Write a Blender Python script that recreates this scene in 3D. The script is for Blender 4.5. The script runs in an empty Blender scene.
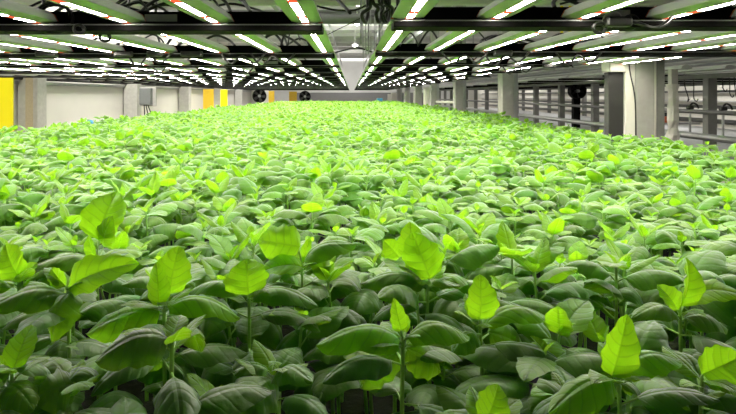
import bpy, math, random
import numpy as np
from mathutils import Vector, Matrix

random.seed(7)
rng = np.random.default_rng(11)
S = bpy.context.scene
COL = S.collection
CZ = 1.55                 # eye height
F, VX, VY = 600.0, 351.5, 95.0
ACZ = 0.85                # top of the growing bed


def P(px, py, D):
    return Vector(((px - VX) * D / F, D, CZ - (py - VY) * D / F))


# ------------------------------------------------------------------ materials
def new_mat(name):
    m = bpy.data.materials.new(name)
    m.use_nodes = True
    nt = m.node_tree
    nt.nodes.clear()
    out = nt.nodes.new('ShaderNodeOutputMaterial')
    return m, nt, out


def plain(name, col, rough=0.6, metal=0.0, noise=0.12, scale=12.0, bump=0.0, spec=0.5):
    m, nt, out = new_mat(name)
    N, L = nt.nodes, nt.links
    b = N.new('ShaderNodeBsdfPrincipled')
    tc = N.new('ShaderNodeTexCoord')
    nz = N.new('ShaderNodeTexNoise')
    nz.inputs['Scale'].default_value = scale
    nz.inputs['Detail'].default_value = 4
    mx = N.new('ShaderNodeMixRGB')
    mx.inputs['Color1'].default_value = (*[c * (1 - noise) for c in col], 1)
    mx.inputs['Color2'].default_value = (*[min(1, c * (1 + noise)) for c in col], 1)
    L.new(tc.outputs['Object'], nz.inputs['Vector'])
    L.new(nz.outputs['Fac'], mx.inputs['Fac'])
    L.new(mx.outputs['Color'], b.inputs['Base Color'])
    b.inputs['Roughness'].default_value = rough
    b.inputs['Metallic'].default_value = metal
    b.inputs['Specular IOR Level'].default_value = spec
    if bump:
        bp = N.new('ShaderNodeBump')
        bp.inputs['Strength'].default_value = bump
        bp.inputs['Distance'].default_value = 0.01
        L.new(nz.outputs['Fac'], bp.inputs['Height'])
        L.new(bp.outputs['Normal'], b.inputs['Normal'])
    L.new(b.outputs['BSDF'], out.inputs['Surface'])
    return m


def emit(name, col, strength):
    m, nt, out = new_mat(name)
    e = nt.nodes.new('ShaderNodeEmission')
    e.inputs['Color'].default_value = (*col, 1)
    e.inputs['Strength'].default_value = strength
    nt.links.new(e.outputs[0], out.inputs['Surface'])
    return m


def leaf_mat(name):
    """UV 'leaf' = (across 0..1, along 0..1); UV 'tone' = (age, random)"""
    m, nt, out = new_mat(name)
    N, L = nt.nodes, nt.links

    def math_(op, a, b=None, c=None):
        n = N.new('ShaderNodeMath'); n.operation = op
        for i, v in enumerate((a, b, c)):
            if v is None: continue
            if hasattr(v, 'links') or hasattr(v, 'is_output'):
                L.new(v, n.inputs[i])
            else:
                n.inputs[i].default_value = v
        return n.outputs[0]
    uv = N.new('ShaderNodeUVMap'); uv.uv_map = 'leaf'
    tn = N.new('ShaderNodeUVMap'); tn.uv_map = 'tone'
    s = N.new('ShaderNodeSeparateXYZ'); L.new(uv.outputs[0], s.inputs[0])
    t = N.new('ShaderNodeSeparateXYZ'); L.new(tn.outputs[0], t.inputs[0])
    tc0 = N.new('ShaderNodeTexCoord')
    nz0 = N.new('ShaderNodeTexNoise'); nz0.inputs['Scale'].default_value = 22; nz0.inputs['Detail'].default_value = 1
    L.new(tc0.outputs['Object'], nz0.inputs['Vector'])
    u = math_('ABSOLUTE', math_('SUBTRACT', math_('MULTIPLY', s.outputs[0], 2.0), 1.0))
    v = s.outputs[1]
    ph = math_('ADD', math_('MULTIPLY', math_('SUBTRACT', v, math_('MULTIPLY', math_('POWER', u, 1.4), 0.20)), 6.0), math_('MULTIPLY', nz0.outputs['Fac'], 0.9))
    fr = math_('ABSOLUTE', math_('SUBTRACT', math_('FRACT', ph), 0.5))     # 0 in vein
    side = math_('LESS_THAN', fr, math_('SUBTRACT', 0.085, math_('MULTIPLY', u, 0.05)))
    mid = math_('LESS_THAN', u, 0.045)
    vein = math_('MAXIMUM', side, mid)
    tc = N.new('ShaderNodeTexCoord')
    nz = N.new('ShaderNodeTexNoise'); nz.inputs['Scale'].default_value = 60; nz.inputs['Detail'].default_value = 3
    L.new(tc.outputs['Object'], nz.inputs['Vector'])
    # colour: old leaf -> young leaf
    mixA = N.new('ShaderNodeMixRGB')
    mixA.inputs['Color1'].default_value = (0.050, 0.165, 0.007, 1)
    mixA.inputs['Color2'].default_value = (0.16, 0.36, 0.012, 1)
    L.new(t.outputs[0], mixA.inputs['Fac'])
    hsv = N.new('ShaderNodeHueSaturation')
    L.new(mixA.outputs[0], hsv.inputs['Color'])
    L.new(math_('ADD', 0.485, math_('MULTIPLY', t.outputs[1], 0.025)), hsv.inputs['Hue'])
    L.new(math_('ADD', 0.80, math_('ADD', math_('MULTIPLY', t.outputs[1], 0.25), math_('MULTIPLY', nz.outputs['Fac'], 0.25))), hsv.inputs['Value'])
    vm = N.new('ShaderNodeMixRGB'); vm.blend_type = 'MIX'
    vm.inputs['Color2'].default_value = (0.24, 0.42, 0.08, 1)
    L.new(hsv.outputs[0], vm.inputs['Color1'])
    L.new(math_('MULTIPLY', vein, 0.16), vm.inputs['Fac'])
    b = N.new('ShaderNodeBsdfPrincipled')
    L.new(vm.outputs[0], b.inputs['Base Color'])
    b.inputs['Roughness'].default_value = 0.42
    b.inputs['Specular IOR Level'].default_value = 0.45
    b.inputs['Coat Weight'].default_value = 0.12; b.inputs['Coat Roughness'].default_value = 0.25
    b.inputs['Sheen Weight'].default_value = 0.35; b.inputs['Sheen Roughness'].default_value = 0.45
    # bump: puckers between the veins
    hgt = math_('ADD', math_('MULTIPLY', math_('SMOOTH_MIN', fr, 0.2, 0.15), 0.7), math_('MULTIPLY', nz.outputs['Fac'], 0.45))
    hgt2 = math_('ADD', hgt, math_('MULTIPLY', math_('MINIMUM', u, 0.15), 2.5))
    bp = N.new('ShaderNodeBump'); bp.inputs['Strength'].default_value = 0.75; bp.inputs['Distance'].default_value = 0.004
    L.new(hgt2, bp.inputs['Height'])
    L.new(bp.outputs['Normal'], b.inputs['Normal'])
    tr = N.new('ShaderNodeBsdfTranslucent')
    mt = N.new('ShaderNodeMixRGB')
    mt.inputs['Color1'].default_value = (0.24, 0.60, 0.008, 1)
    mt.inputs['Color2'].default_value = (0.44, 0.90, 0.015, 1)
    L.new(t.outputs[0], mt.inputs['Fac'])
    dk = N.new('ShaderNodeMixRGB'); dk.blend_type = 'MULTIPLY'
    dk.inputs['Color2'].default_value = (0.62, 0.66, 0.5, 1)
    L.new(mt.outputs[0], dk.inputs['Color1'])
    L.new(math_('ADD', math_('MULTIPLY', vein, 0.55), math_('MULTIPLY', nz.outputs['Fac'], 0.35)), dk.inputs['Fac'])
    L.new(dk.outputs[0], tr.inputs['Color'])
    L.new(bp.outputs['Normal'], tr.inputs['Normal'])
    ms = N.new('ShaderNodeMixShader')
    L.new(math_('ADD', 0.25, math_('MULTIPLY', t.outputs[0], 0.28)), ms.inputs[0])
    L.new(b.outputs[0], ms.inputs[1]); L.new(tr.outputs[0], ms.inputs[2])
    L.new(ms.outputs[0], out.inputs['Surface'])
    return m


M = {}
M['leaf'] = leaf_mat('basil_leaf')
M['stem'] = plain('basil_stem', (0.30, 0.56, 0.09), 0.45, noise=0.15, scale=40)
M['soil'] = plain('substrate', (0.006, 0.005, 0.004), 0.95, noise=0.5, scale=60, bump=0.6)
M['zinc'] = plain('galvanised', (0.42, 0.43, 0.43), 0.42, 0.7, noise=0.15, scale=9)
M['black'] = plain('black_steel', (0.005, 0.005, 0.005), 0.6, noise=0.3, scale=8, spec=0.04)
M['rubber'] = plain('black_cable', (0.012, 0.012, 0.012), 0.42, noise=0.2)
M['house'] = plain('white_aluminium', (0.78, 0.78, 0.75), 0.42, 0.0, noise=0.06, scale=10)
M['dullhouse'] = plain('grey_aluminium', (0.58, 0.58, 0.56), 0.5, 0.1, noise=0.12, scale=6)
M['conc'] = plain('grey_concrete', (0.50, 0.49, 0.45), 0.8, noise=0.2, scale=14, bump=0.2)
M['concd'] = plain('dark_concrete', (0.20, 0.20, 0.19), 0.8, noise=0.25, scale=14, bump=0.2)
M['concr'] = plain('grey_column', (0.36, 0.355, 0.33), 0.8, noise=0.2, scale=14, bump=0.2)
M['beige'] = plain('beige_column', (0.52, 0.44, 0.30), 0.75, noise=0.25, scale=60)
M['wall'] = plain('white_panel', (0.66, 0.64, 0.58), 0.6, noise=0.05, scale=2)
M['cream'] = plain('cream_paint', (0.68, 0.67, 0.60), 0.5, noise=0.04)
M['ceil'] = plain('ceiling_grey', (0.66, 0.66, 0.65), 0.8, noise=0.18, scale=1.2)
M['floor'] = plain('floor_concrete', (0.30, 0.29, 0.27), 0.6, noise=0.15, scale=1.5)
M['label'] = plain('grey_label', (0.35, 0.36, 0.34), 0.5, noise=0.2, scale=60)
M['ebox'] = plain('grey_enclosure', (0.20, 0.21, 0.21), 0.5, noise=0.08)
M['blue'] = plain('blue_plastic', (0.03, 0.22, 0.40), 0.35)
M['orange'] = plain('orange_plastic', (0.55, 0.10, 0.03), 0.45)
M['yellowdull'] = plain('ochre_sheet', (0.72, 0.47, 0.02), 0.5, noise=0.12, scale=20)
M['dark'] = plain('dark_panel', (0.022, 0.022, 0.021), 0.6, noise=0.12)
M['redcap'] = plain('red_end_cap', (0.55, 0.13, 0.07), 0.45, noise=0.1)
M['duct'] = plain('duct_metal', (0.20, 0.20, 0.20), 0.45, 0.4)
M['led'] = emit('led_white', (1.0, 0.93, 0.80), 88.0)
M['ledred'] = emit('led_red', (1.0, 0.16, 0.06), 1.0)
M['lamp'] = emit('lamp_white', (1.0, 0.97, 0.92), 25.0)


def dotted():
    m, nt, out = new_mat('yellow_dotted')
    N, L = nt.nodes, nt.links
    tc = N.new('ShaderNodeTexCoord')
    vo = N.new('ShaderNodeTexVoronoi'); vo.inputs['Scale'].default_value = 28; vo.inputs['Randomness'].default_value = 0.15
    cr = N.new('ShaderNodeValToRGB')
    cr.color_ramp.elements[0].position = 0.22; cr.color_ramp.elements[0].color = (0.55, 0.42, 0.01, 1)
    cr.color_ramp.elements[1].position = 0.30; cr.color_ramp.elements[1].color = (0.95, 0.82, 0.0, 1)
    b = N.new('ShaderNodeBsdfPrincipled'); b.inputs['Roughness'].default_value = 0.4
    L.new(tc.outputs['Object'], vo.inputs['Vector']); L.new(vo.outputs['Distance'], cr.inputs[0])
    L.new(cr.outputs[0], b.inputs['Base Color']); L.new(b.outputs[0], out.inputs['Surface'])
    return m
M['yellow'] = dotted()


# ------------------------------------------------------------------ mesh helpers
class MB:
    def __init__(s):
        s.v = []; s.f = []; s.mi = []
        s.cur = 0

    def box(s, a, b, bev=0.0):
        (x0, y0, z0), (x1, y1, z1) = a, b
        if bev <= 0:
            n = len(s.v)
            s.v += [(x, y, z) for z in (z0, z1) for x, y in ((x0, y0), (x1, y0), (x1, y1), (x0, y1))]
            q = [(0, 3, 2, 1), (4, 5, 6, 7), (0, 1, 5, 4), (1, 2, 6, 5), (2, 3, 7, 6), (3, 0, 4, 7)]
            for k in q:
                s.f.append([n + i for i in k]); s.mi.append(s.cur)
            return s
        # bevelled: octagonal section in XY, chamfered top/bottom
        e = min(bev, (x1 - x0) / 2.1, (y1 - y0) / 2.1, (z1 - z0) / 2.1)

        def ring(z, i):
            return [(x0 + e + i, y0 + i, z), (x1 - e - i, y0 + i, z), (x1 - i, y0 + e + i, z), (x1 - i, y1 - e - i, z),
                    (x1 - e - i, y1 - i, z), (x0 + e + i, y1 - i, z), (x0 + i, y1 - e - i, z), (x0 + i, y0 + e + i, z)]
        rs = [ring(z0, e * .5), ring(z0 + e, 0), ring(z1 - e, 0), ring(z1, e * .5)]
        s.loft(rs, cap=True)
        return s

    def loft(s, rings, cap=True, closed=True):
        n = len(s.v); k = len(rings[0])
        for r in rings: s.v += [tuple(p) for p in r]
        for i in range(len(rings) - 1):
            for j in range(k if closed else k - 1):
                a = n + i * k + j; b = n + i * k + (j + 1) % k
                s.f.append([a, b, b + k, a + k]); s.mi.append(s.cur)
        if cap:
            s.f.append([n + j for j in range(k)][::-1]); s.mi.append(s.cur)
            m = n + (len(rings) - 1) * k
            s.f.append([m + j for j in range(k)]); s.mi.append(s.cur)
        return s

    def tube(s, pts, r, sides=6, cap=True):
        pts = [Vector(p) for p in pts]
        rr = r if isinstance(r, (list, tuple)) else [r] * len(pts)
        rings = []
        up = None
        for i, p in enumerate(pts):
            d = (pts[min(i + 1, len(pts) - 1)] - pts[max(i - 1, 0)]).normalized()
            if up is None:
                up = Vector((0, 0, 1)) if abs(d.z) < .9 else Vector((1, 0, 0))
            a = d.cross(up).normalized(); b = a.cross(d).normalized(); up = b
            rings.append([p + (a * math.cos(t) + b * math.sin(t)) * rr[i] for t in [2 * math.pi * k / sides for k in range(sides)]])
        return s.loft(rings, cap)

    def cyl(s, c, r, z0, z1, sides=20):
        return s.loft([[(c[0] + r * math.cos(t), c[1] + r * math.sin(t), z) for t in [2 * math.pi * k / sides for k in range(sides)]] for z in (z0, z1)])

    def build(s, name, mat, parent=None, smooth=False, loc=None):
        me = bpy.data.meshes.new(name)
        me.from_pydata(s.v, [], s.f)
        mats = mat if isinstance(mat, (list, tuple)) else [mat]
        for m in mats: me.materials.append(m)
        if len(mats) > 1: me.polygons.foreach_set('material_index', s.mi)
        if smooth: me.polygons.foreach_set('use_smooth', [True] * len(s.f))
        me.update()
        o = bpy.data.objects.new(name, me)
        COL.objects.link(o)
        if parent: o.parent = parent
        if loc is not None: o.location = loc
        return o


def crom(pts, n=6):
    pts = [Vector(p) for p in pts]
    out = []
    for i in range(len(pts) - 1):
        a = pts[max(i - 1, 0)]; b = pts[i]; c = pts[i + 1]; d = pts[min(i + 2, len(pts) - 1)]
        for k in range(n):
            t = k / n
            out.append(0.5 * ((2 * b) + (-a + c) * t + (2 * a - 5 * b + 4 * c - d) * t * t + (-a + 3 * b - 3 * c + d) * t ** 3))
    out.append(pts[-1])
    return out


def empty(name, loc, label, cat, group=None, rz=0.0):
    o = bpy.data.objects.new(name, None); COL.objects.link(o)
    o.location = loc; o.rotation_euler = (0, 0, rz); o.empty_display_size = 0.05
    tag(o, label, cat, group)
    return o


def tag(o, label, cat, group=None, kind=None):
    if label: o['label'] = label
    if cat: o['category'] = cat
    if group: o['group'] = group
    if kind: o['kind'] = kind
    return o


def struct(o):
    o['kind'] = 'structure'
    return o


ORD = ['first', 'second', 'third', 'fourth', 'fifth', 'sixth', 'seventh', 'eighth', 'ninth', 'tenth', 'eleventh', 'twelfth',
       'thirteenth', 'fourteenth', 'fifteenth', 'sixteenth', 'seventeenth', 'eighteenth', 'nineteenth', 'twentieth', 'twenty-first',
       'twenty-second', 'twenty-third', 'twenty-fourth', 'twenty-fifth']

# ------------------------------------------------------------------ leaves
def leaf_grid(L, W, e0, bend, cup, nu, nv, pet, wav=0.0, twist=0.0, seed=0, shape=0.0):
    """leaf along +Y, base at origin; returns verts (nv+1)*(nu+1), uv"""
    r = np.random.default_rng(seed)
    ph = r.uniform(0, 6.28, 4)
    v = np.linspace(0, 1, nv + 1)
    # blade starts after petiole
    ang = e0 - bend * v ** 1.2
    ds = L / nv
    cy = np.concatenate([[0], np.cumsum(np.cos((ang[1:] + ang[:-1]) / 2) * ds)])
    cz = np.concatenate([[0], np.cumsum(np.sin((ang[1:] + ang[:-1]) / 2) * ds)])
    py, pz = pet * math.cos(e0), pet * math.sin(e0)
    cy += py; cz += pz
    vv = np.clip(v, 0, 1)
    w = W / 2 * np.sin(np.pi * vv ** (0.74 + shape)) ** 0.62 * (1 - .10 * vv ** 6)
    w[0] = 0.0012; w[-1] = 0.0004
    w = np.maximum(w, 0.0004)
    u = np.linspace(-1, 1, nu + 1)
    U, V = np.meshgrid(u, v)
    Wd = w[:, None]
    edge = 1 + wav * np.sin(V * 23 + ph[0]) * 0.5
    x = U * Wd * edge * math.cos(0.0)
    off = -cup * (np.abs(U) ** 1.8) * Wd + 0.10 * np.abs(U) * Wd
    off += wav * W * 0.22 * np.sin(V * 11 - np.abs(U) * 3 + ph[1] + (U > 0) * 2.0) * np.abs(U)
    # puckers
    off += 0.010 * W * np.abs(np.sin((V - np.abs(U) * 0.22) * 7 * np.pi)) * (1 - np.abs(U)) * np.minimum(1, np.abs(U) * 4)
    # edges curl in as they turn down
    x = x * (1 - 0.22 * max(cup, 0) * np.abs(U) ** 2)
    ny = -np.sin(ang)[:, None]; nz = np.cos(ang)[:, None]
    tw = twist * V
    X = x * np.cos(tw)
    off = off + x * np.sin(tw)
    Y = cy[:, None] + off * ny
    Z = cz[:, None] + off * nz
    co = np.stack([X, Y, Z], -1).reshape(-1, 3)
    uv = np.stack([(U + 1) / 2, V], -1).reshape(-1, 2)
    return co, uv


def grid_faces(nu, nv):
    i = np.arange(nv)[:, None] * (nu + 1) + np.arange(nu)[None, :]
    i = i.reshape(-1)
    return np.stack([i, i + 1, i + nu + 2, i + nu + 1], -1)


class LM:
    """accumulates leaf (mat 0) and stem (mat 1) geometry as numpy"""
    def __init__(s):
        s.co = []; s.f = []; s.uv = []; s.tone = []; s.mi = []; s.n = 0

    def add(s, co, f, uv, tone, mi=0):
        s.co.append(co); s.f.append(f + s.n); s.uv.append(uv)
        s.tone.append(np.broadcast_to(np.array(tone, dtype=np.float32), (len(co), 2)))
        s.mi.append(np.full(len(f), mi)); s.n += len(co)

    def arrays(s):
        return (np.concatenate(s.co), np.concatenate(s.f), np.concatenate(s.uv), np.concatenate(s.tone), np.concatenate(s.mi))

    def mesh(s, name, mats=None):
        return np_mesh(name, *s.arrays(), mats=mats)


def np_mesh(name, co, f, uv, tone, mi, mats=None):
    me = bpy.data.meshes.new(name)
    me.vertices.add(len(co)); me.vertices.foreach_set('co', co.astype(np.float32).ravel())
    me.loops.add(len(f) * 4); me.loops.foreach_set('vertex_index', f.astype(np.int32).ravel())
    me.polygons.add(len(f))
    me.polygons.foreach_set('loop_start', np.arange(0, len(f) * 4, 4, dtype=np.int32))
    me.polygons.foreach_set('loop_total', np.full(len(f), 4, dtype=np.int32))
    for m in (mats or [M['leaf'], M['stem']]): me.materials.append(m)
    me.polygons.foreach_set('material_index', mi.astype(np.int32))
    me.polygons.foreach_set('use_smooth', np.ones(len(f), dtype=bool))
    l1 = me.uv_layers.new(name='leaf'); l2 = me.uv_layers.new(name='tone')
    fi = f.ravel()
    l1.data.foreach_set('uv', uv[fi].astype(np.float32).ravel())
    l2.data.foreach_set('uv', tone[fi].astype(np.float32).ravel())
    me.update(calc_edges=True)
    me.validate()
    return me


def rotz(co, a):
    c, s = math.cos(a), math.sin(a)
    R = np.array([[c, s, 0], [-s, c, 0], [0, 0, 1]])     # row-vector rotation by +a
    return co @ R


def tube_np(pts, r0, r1, sides):
    pts = np.array(pts, dtype=float)
    k = len(pts)
    rr = np.linspace(r0, r1, k)
    t = np.linspace(0, 2 * np.pi, sides, endpoint=False)
    d = np.gradient(pts, axis=0); d /= np.linalg.norm(d, axis=1)[:, None] + 1e-9
    ref = np.where(np.abs(d[:, 2:3]) < .8, np.array([[0, 0, 1.]]), np.array([[1., 0, 0]]))
    a = np.cross(d, ref); a /= np.linalg.norm(a, axis=1)[:, None]
    b = np.cross(a, d)
    co = pts[:, None, :] + rr[:, None, None] * (np.cos(t)[None, :, None] * a[:, None, :] + np.sin(t)[None, :, None] * b[:, None, :])
    co = co.reshape(-1, 3)
    f = []
    for i in range(k - 1):
        for j in range(sides):
            f.append([i * sides + j, i * sides + (j + 1) % sides, (i + 1) * sides + (j + 1) % sides, (i + 1) * sides + j])
    return co, np.array(f), np.full((len(co), 2), 0.5)


def plant_spec(seed, H):
    """list of leaves (z, azimuth, e0, bend, L, W, cup, pet, age, wav) + stem points"""
    r = np.random.default_rng(seed)
    a0 = r.uniform(0, math.pi)
    lv = []
    tipgap = r.uniform(0.0, 0.02)
    big = r.uniform(0.88, 1.12)
    # crown of tiny leaves
    lift = 1.0 if r.random() < 0.3 else 0.45
    for k in range(2):
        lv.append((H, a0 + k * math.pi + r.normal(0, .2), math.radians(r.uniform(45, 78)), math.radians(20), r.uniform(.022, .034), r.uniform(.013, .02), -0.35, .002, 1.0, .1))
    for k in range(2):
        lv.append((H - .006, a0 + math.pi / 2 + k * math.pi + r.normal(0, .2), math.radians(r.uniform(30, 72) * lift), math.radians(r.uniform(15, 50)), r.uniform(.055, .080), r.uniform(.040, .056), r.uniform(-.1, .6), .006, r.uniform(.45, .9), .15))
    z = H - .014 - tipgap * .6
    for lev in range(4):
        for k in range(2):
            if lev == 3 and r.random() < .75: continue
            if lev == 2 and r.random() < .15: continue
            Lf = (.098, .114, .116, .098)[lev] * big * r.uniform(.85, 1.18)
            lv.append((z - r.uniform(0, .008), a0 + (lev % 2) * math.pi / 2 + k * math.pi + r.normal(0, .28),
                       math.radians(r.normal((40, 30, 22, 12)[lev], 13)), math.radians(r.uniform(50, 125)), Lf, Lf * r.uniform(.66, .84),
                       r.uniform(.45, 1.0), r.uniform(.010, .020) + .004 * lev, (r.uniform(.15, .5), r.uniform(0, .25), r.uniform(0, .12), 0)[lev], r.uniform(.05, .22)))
        z -= (.028, .040, .055, .06)[lev]
    bx, by = r.normal(0, .012, 2)
    st = [(bx * math.sin(t * 3.1), by * math.sin(t * 3.1), t * H) for t in np.linspace(0, 1, 7)]
    return lv, st


def stem_xy(st, z):
    zs = [p[2] for p in st]
    return np.interp(z, zs, [p[0] for p in st]), np.interp(z, zs, [p[1] for p in st])


def make_leaf(lf, nu, nv, seed, sides=5):
    z, az, e0, bend, L, W, cup, pet, age, wav = lf
    m = LM()
    co, uv = leaf_grid(L, W, e0, bend, cup, nu, nv, pet, wav, 0.0, seed)
    rr = np.random.default_rng(seed + 5).random()
    m.add(co, grid_faces(nu, nv), uv, (age, rr), 0)
    if sides:
        pc, pf, pu = tube_np([(0, 0, 0), (0, pet * .55 * math.cos(e0), pet * .5 * math.sin(e0)), (0, pet * 1.15 * math.cos(e0), pet * 1.1 * math.sin(e0))], .0016, .0010, sides)
        m.add(pc, pf, pu, (age, rr), 1)
    co, f, uv, tn, mi = m.arrays()
    return rotz(co, az), f, uv, tn, mi


HP = 0.40      # standard plant height above bed: tip at 1.25+

# ---- full-detail leaf-by-leaf variants (nearest plants) and two-part variants
NV = 9
VAR = []
for k in range(NV):
    lv, st = plant_spec(100 + k, HP)
    VAR.append((lv, st))
det_leaf_mesh = {}
det_stem_mesh = {}
fol_mesh = {}; tip_mesh = {}


def stem_mesh(name, st, r0=.0042, r1=.002, sides=7):
    m = LM(); co, f, uv = tube_np(st, r0, r1, sides); m.add(co, f, uv, (0, 0), 1)
    return m.mesh(name)


for k, (lv, st) in enumerate(VAR):
    det_stem_mesh[k] = stem_mesh('stem', st)
    for j, lf in enumerate(lv):
        co, f, uv, tn, mi = make_leaf(lf, 10, 14, 1000 + k * 31 + j)
        det_leaf_mesh[(k, j)] = (np_mesh('leaf', co, f, uv, tn, mi), Vector((*stem_xy(st, lf[0]), lf[0])))
    for which, store in ((0, fol_mesh), (1, tip_mesh)):
        m = LM()
        for j, lf in enumerate(lv):
            if (j < 4) != bool(which): continue
            co, f, uv, tn, mi = make_leaf(lf, 6, 8, 1000 + k * 31 + j, 4)
            ox, oy = stem_xy(st, lf[0])
            m.add(co + np.array([ox, oy, lf[0]]), f, uv, (0, 0), 0)
            m.tone[-1] = tn; m.mi[-1] = mi
        store[k] = m.mesh('shoot_tip' if which else 'foliage')


def add_obj(name, me, parent, loc=None):
    o = bpy.data.objects.new(name, me); COL.objects.link(o); o.parent = parent
    if loc is not None: o.location = loc
    return o


# ------------------------------------------------------------------ hero plants, set where the photo shows them
def frame_leaf(p0, p1, W, arch, cup, face, age, seed, wav=.12, nu=12, nv=16, roll=0.0):
    """leaf blade between two points; face: vector the upper side looks to"""
    r = np.random.default_rng(seed); ph = r.uniform(0, 6.28, 3)
    p0 = np.array(p0); p1 = np.array(p1)
    d = p1 - p0; L = np.linalg.norm(d); d /= L
    n = np.array(face, dtype=float); n -= d * n.dot(d); n /= np.linalg.norm(n)
    s = np.cross(d, n)
    if roll:
        n, s = n * math.cos(roll) + s * math.sin(roll), s * math.cos(roll) - n * math.sin(roll)
    v = np.linspace(0, 1, nv + 1); u = np.linspace(-1, 1, nu + 1)
    U, V = np.meshgrid(u, v)
    w = W / 2 * np.sin(np.pi * V ** .74) ** .62 * (1 + .018 * np.sin(V * 70 + ph[2]) * (nv > 10) + .05 * U * np.sin(V * 5 + ph[1]))
    w = np.maximum(w, .0006)
    hgt = arch * L * np.sin(np.pi * V ** .8)
    off = -cup * np.abs(U) ** 1.8 * w + (.10 + .30 * (age > .7)) * np.abs(U) * w
    off -= (.10 * L * V ** 3 if age > .7 else 0)
    off += wav * W * .18 * np.sin(V * 11 - np.abs(U) * 3 + ph[0] + (U > 0) * 2) * np.abs(U)
    off += .011 * W * np.abs(np.sin((V - np.abs(U) * .22) * 7 * np.pi)) * (1 - np.abs(U)) * np.minimum(1, np.abs(U) * 4)
    x = U * w * (1 - .22 * max(cup, 0) * U ** 2) * (1 + wav * .4 * np.sin(V * 23 + ph[1]))
    co = p0 + d * (V * L)[..., None] + s * x[..., None] + n * (hgt + off)[..., None]
    return co.reshape(-1, 3), np.stack([(U + 1) / 2, V], -1).reshape(-1, 2), grid_faces(nu, nv)


UPV = (0, -.15, 1)
CAMV = (0, -1, .25)
hero_xy = []


def hero(node, D, label, leaves, foot=None, extra=True, seed=1):
    """node px of the shoot, depth; leaves: (base px, tip px, dD base, dD tip, width px, arch, cup, face, age)"""
    n = P(node[0], node[1], D)
    fx, fd = (foot if foot else (node[0] * 1.0, D))
    base = Vector((P(fx, 0, fd).x, fd, ACZ))
    root = empty('basil_plant', base, label, 'basil plant', 'basil plants at the front of the bed')
    mid = (base + n) / 2 + Vector((random.uniform(-.006, .006), random.uniform(-.006, .006), 0))
    pts = [tuple(p - base) for p in crom([base, mid, n], 5)]
    st = stem_mesh('stem', pts, .0038, .0024, 8)
    add_obj('stem', st, root)
    q = 600.0 / D
    for j, (b, t, db, dt, wpx, arch, cup, face, age) in enumerate(leaves):
        p0 = P(b[0], b[1], D + db); p1 = P(t[0], t[1], D + dt)
        m = LM()
        co, uv, f = frame_leaf(p0 - base, p1 - base, wpx / q, arch, cup, face, age, seed * 50 + j, .20)
        rr = random.random()
        age = min(1, age * 1.6 + .2)  # leaf tone raised past its age to imitate backlit glow
        m.add(co, f, uv, (age, rr), 0)
        # petiole from the stem to the blade
        zt = min(p0.z - .004, n.z)
        k = max(0, min(1, (zt - base.z) / (n.z - base.z)))
        # nearest stem point at that height
        sp = min((Vector(p) for p in pts), key=lambda p: abs(p.z - (zt - base.z)))
        sp = Vector((sp.x, sp.y, zt - base.z)) if k < 1 else n - base
        a = p0 - base
        pc, pf, pu = tube_np([tuple(sp), tuple((sp + a) / 2 + Vector((0, 0, -.001))), tuple(a + (p1 - p0) * .04)], .0021, .0011, 6)
        m.add(pc, pf, pu, (age, rr), 1)
        add_obj('leaf', m.mesh('leaf'), root)
    r = np.random.default_rng(seed + 400)      # small young leaves round the node
    for k in range(4):
        Lf = r.uniform(.034, .060); az = k * math.pi / 2 + r.normal(.4, .3)
        lf = (0, az, math.radians(r.uniform(25, 60)), math.radians(r.uniform(20, 60)), Lf, Lf * r.uniform(.5, .66), r.uniform(-.1, .6), .006, r.uniform(.4, .9), .15)
        co, f, uv, tn, mi = make_leaf(lf, 8, 10, seed * 91 + k)
        o = add_obj('leaf', np_mesh('leaf', co, f, uv, tn, mi), root)
        o.location = n - base - Vector((0, 0, .004 + .008 * (k % 2)))
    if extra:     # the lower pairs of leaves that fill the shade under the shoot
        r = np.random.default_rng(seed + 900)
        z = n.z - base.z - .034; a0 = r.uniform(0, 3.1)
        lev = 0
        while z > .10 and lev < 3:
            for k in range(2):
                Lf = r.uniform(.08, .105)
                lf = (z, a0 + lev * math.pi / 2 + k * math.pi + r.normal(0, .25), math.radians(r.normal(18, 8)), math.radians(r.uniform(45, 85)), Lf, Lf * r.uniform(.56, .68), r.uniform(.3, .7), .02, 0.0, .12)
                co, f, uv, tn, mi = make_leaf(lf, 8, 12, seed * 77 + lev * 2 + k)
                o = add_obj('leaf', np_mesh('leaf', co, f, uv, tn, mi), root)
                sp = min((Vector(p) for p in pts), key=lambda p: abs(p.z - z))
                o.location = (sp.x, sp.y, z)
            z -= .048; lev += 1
    hero_xy.append((base.x, base.y))
    return root


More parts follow.
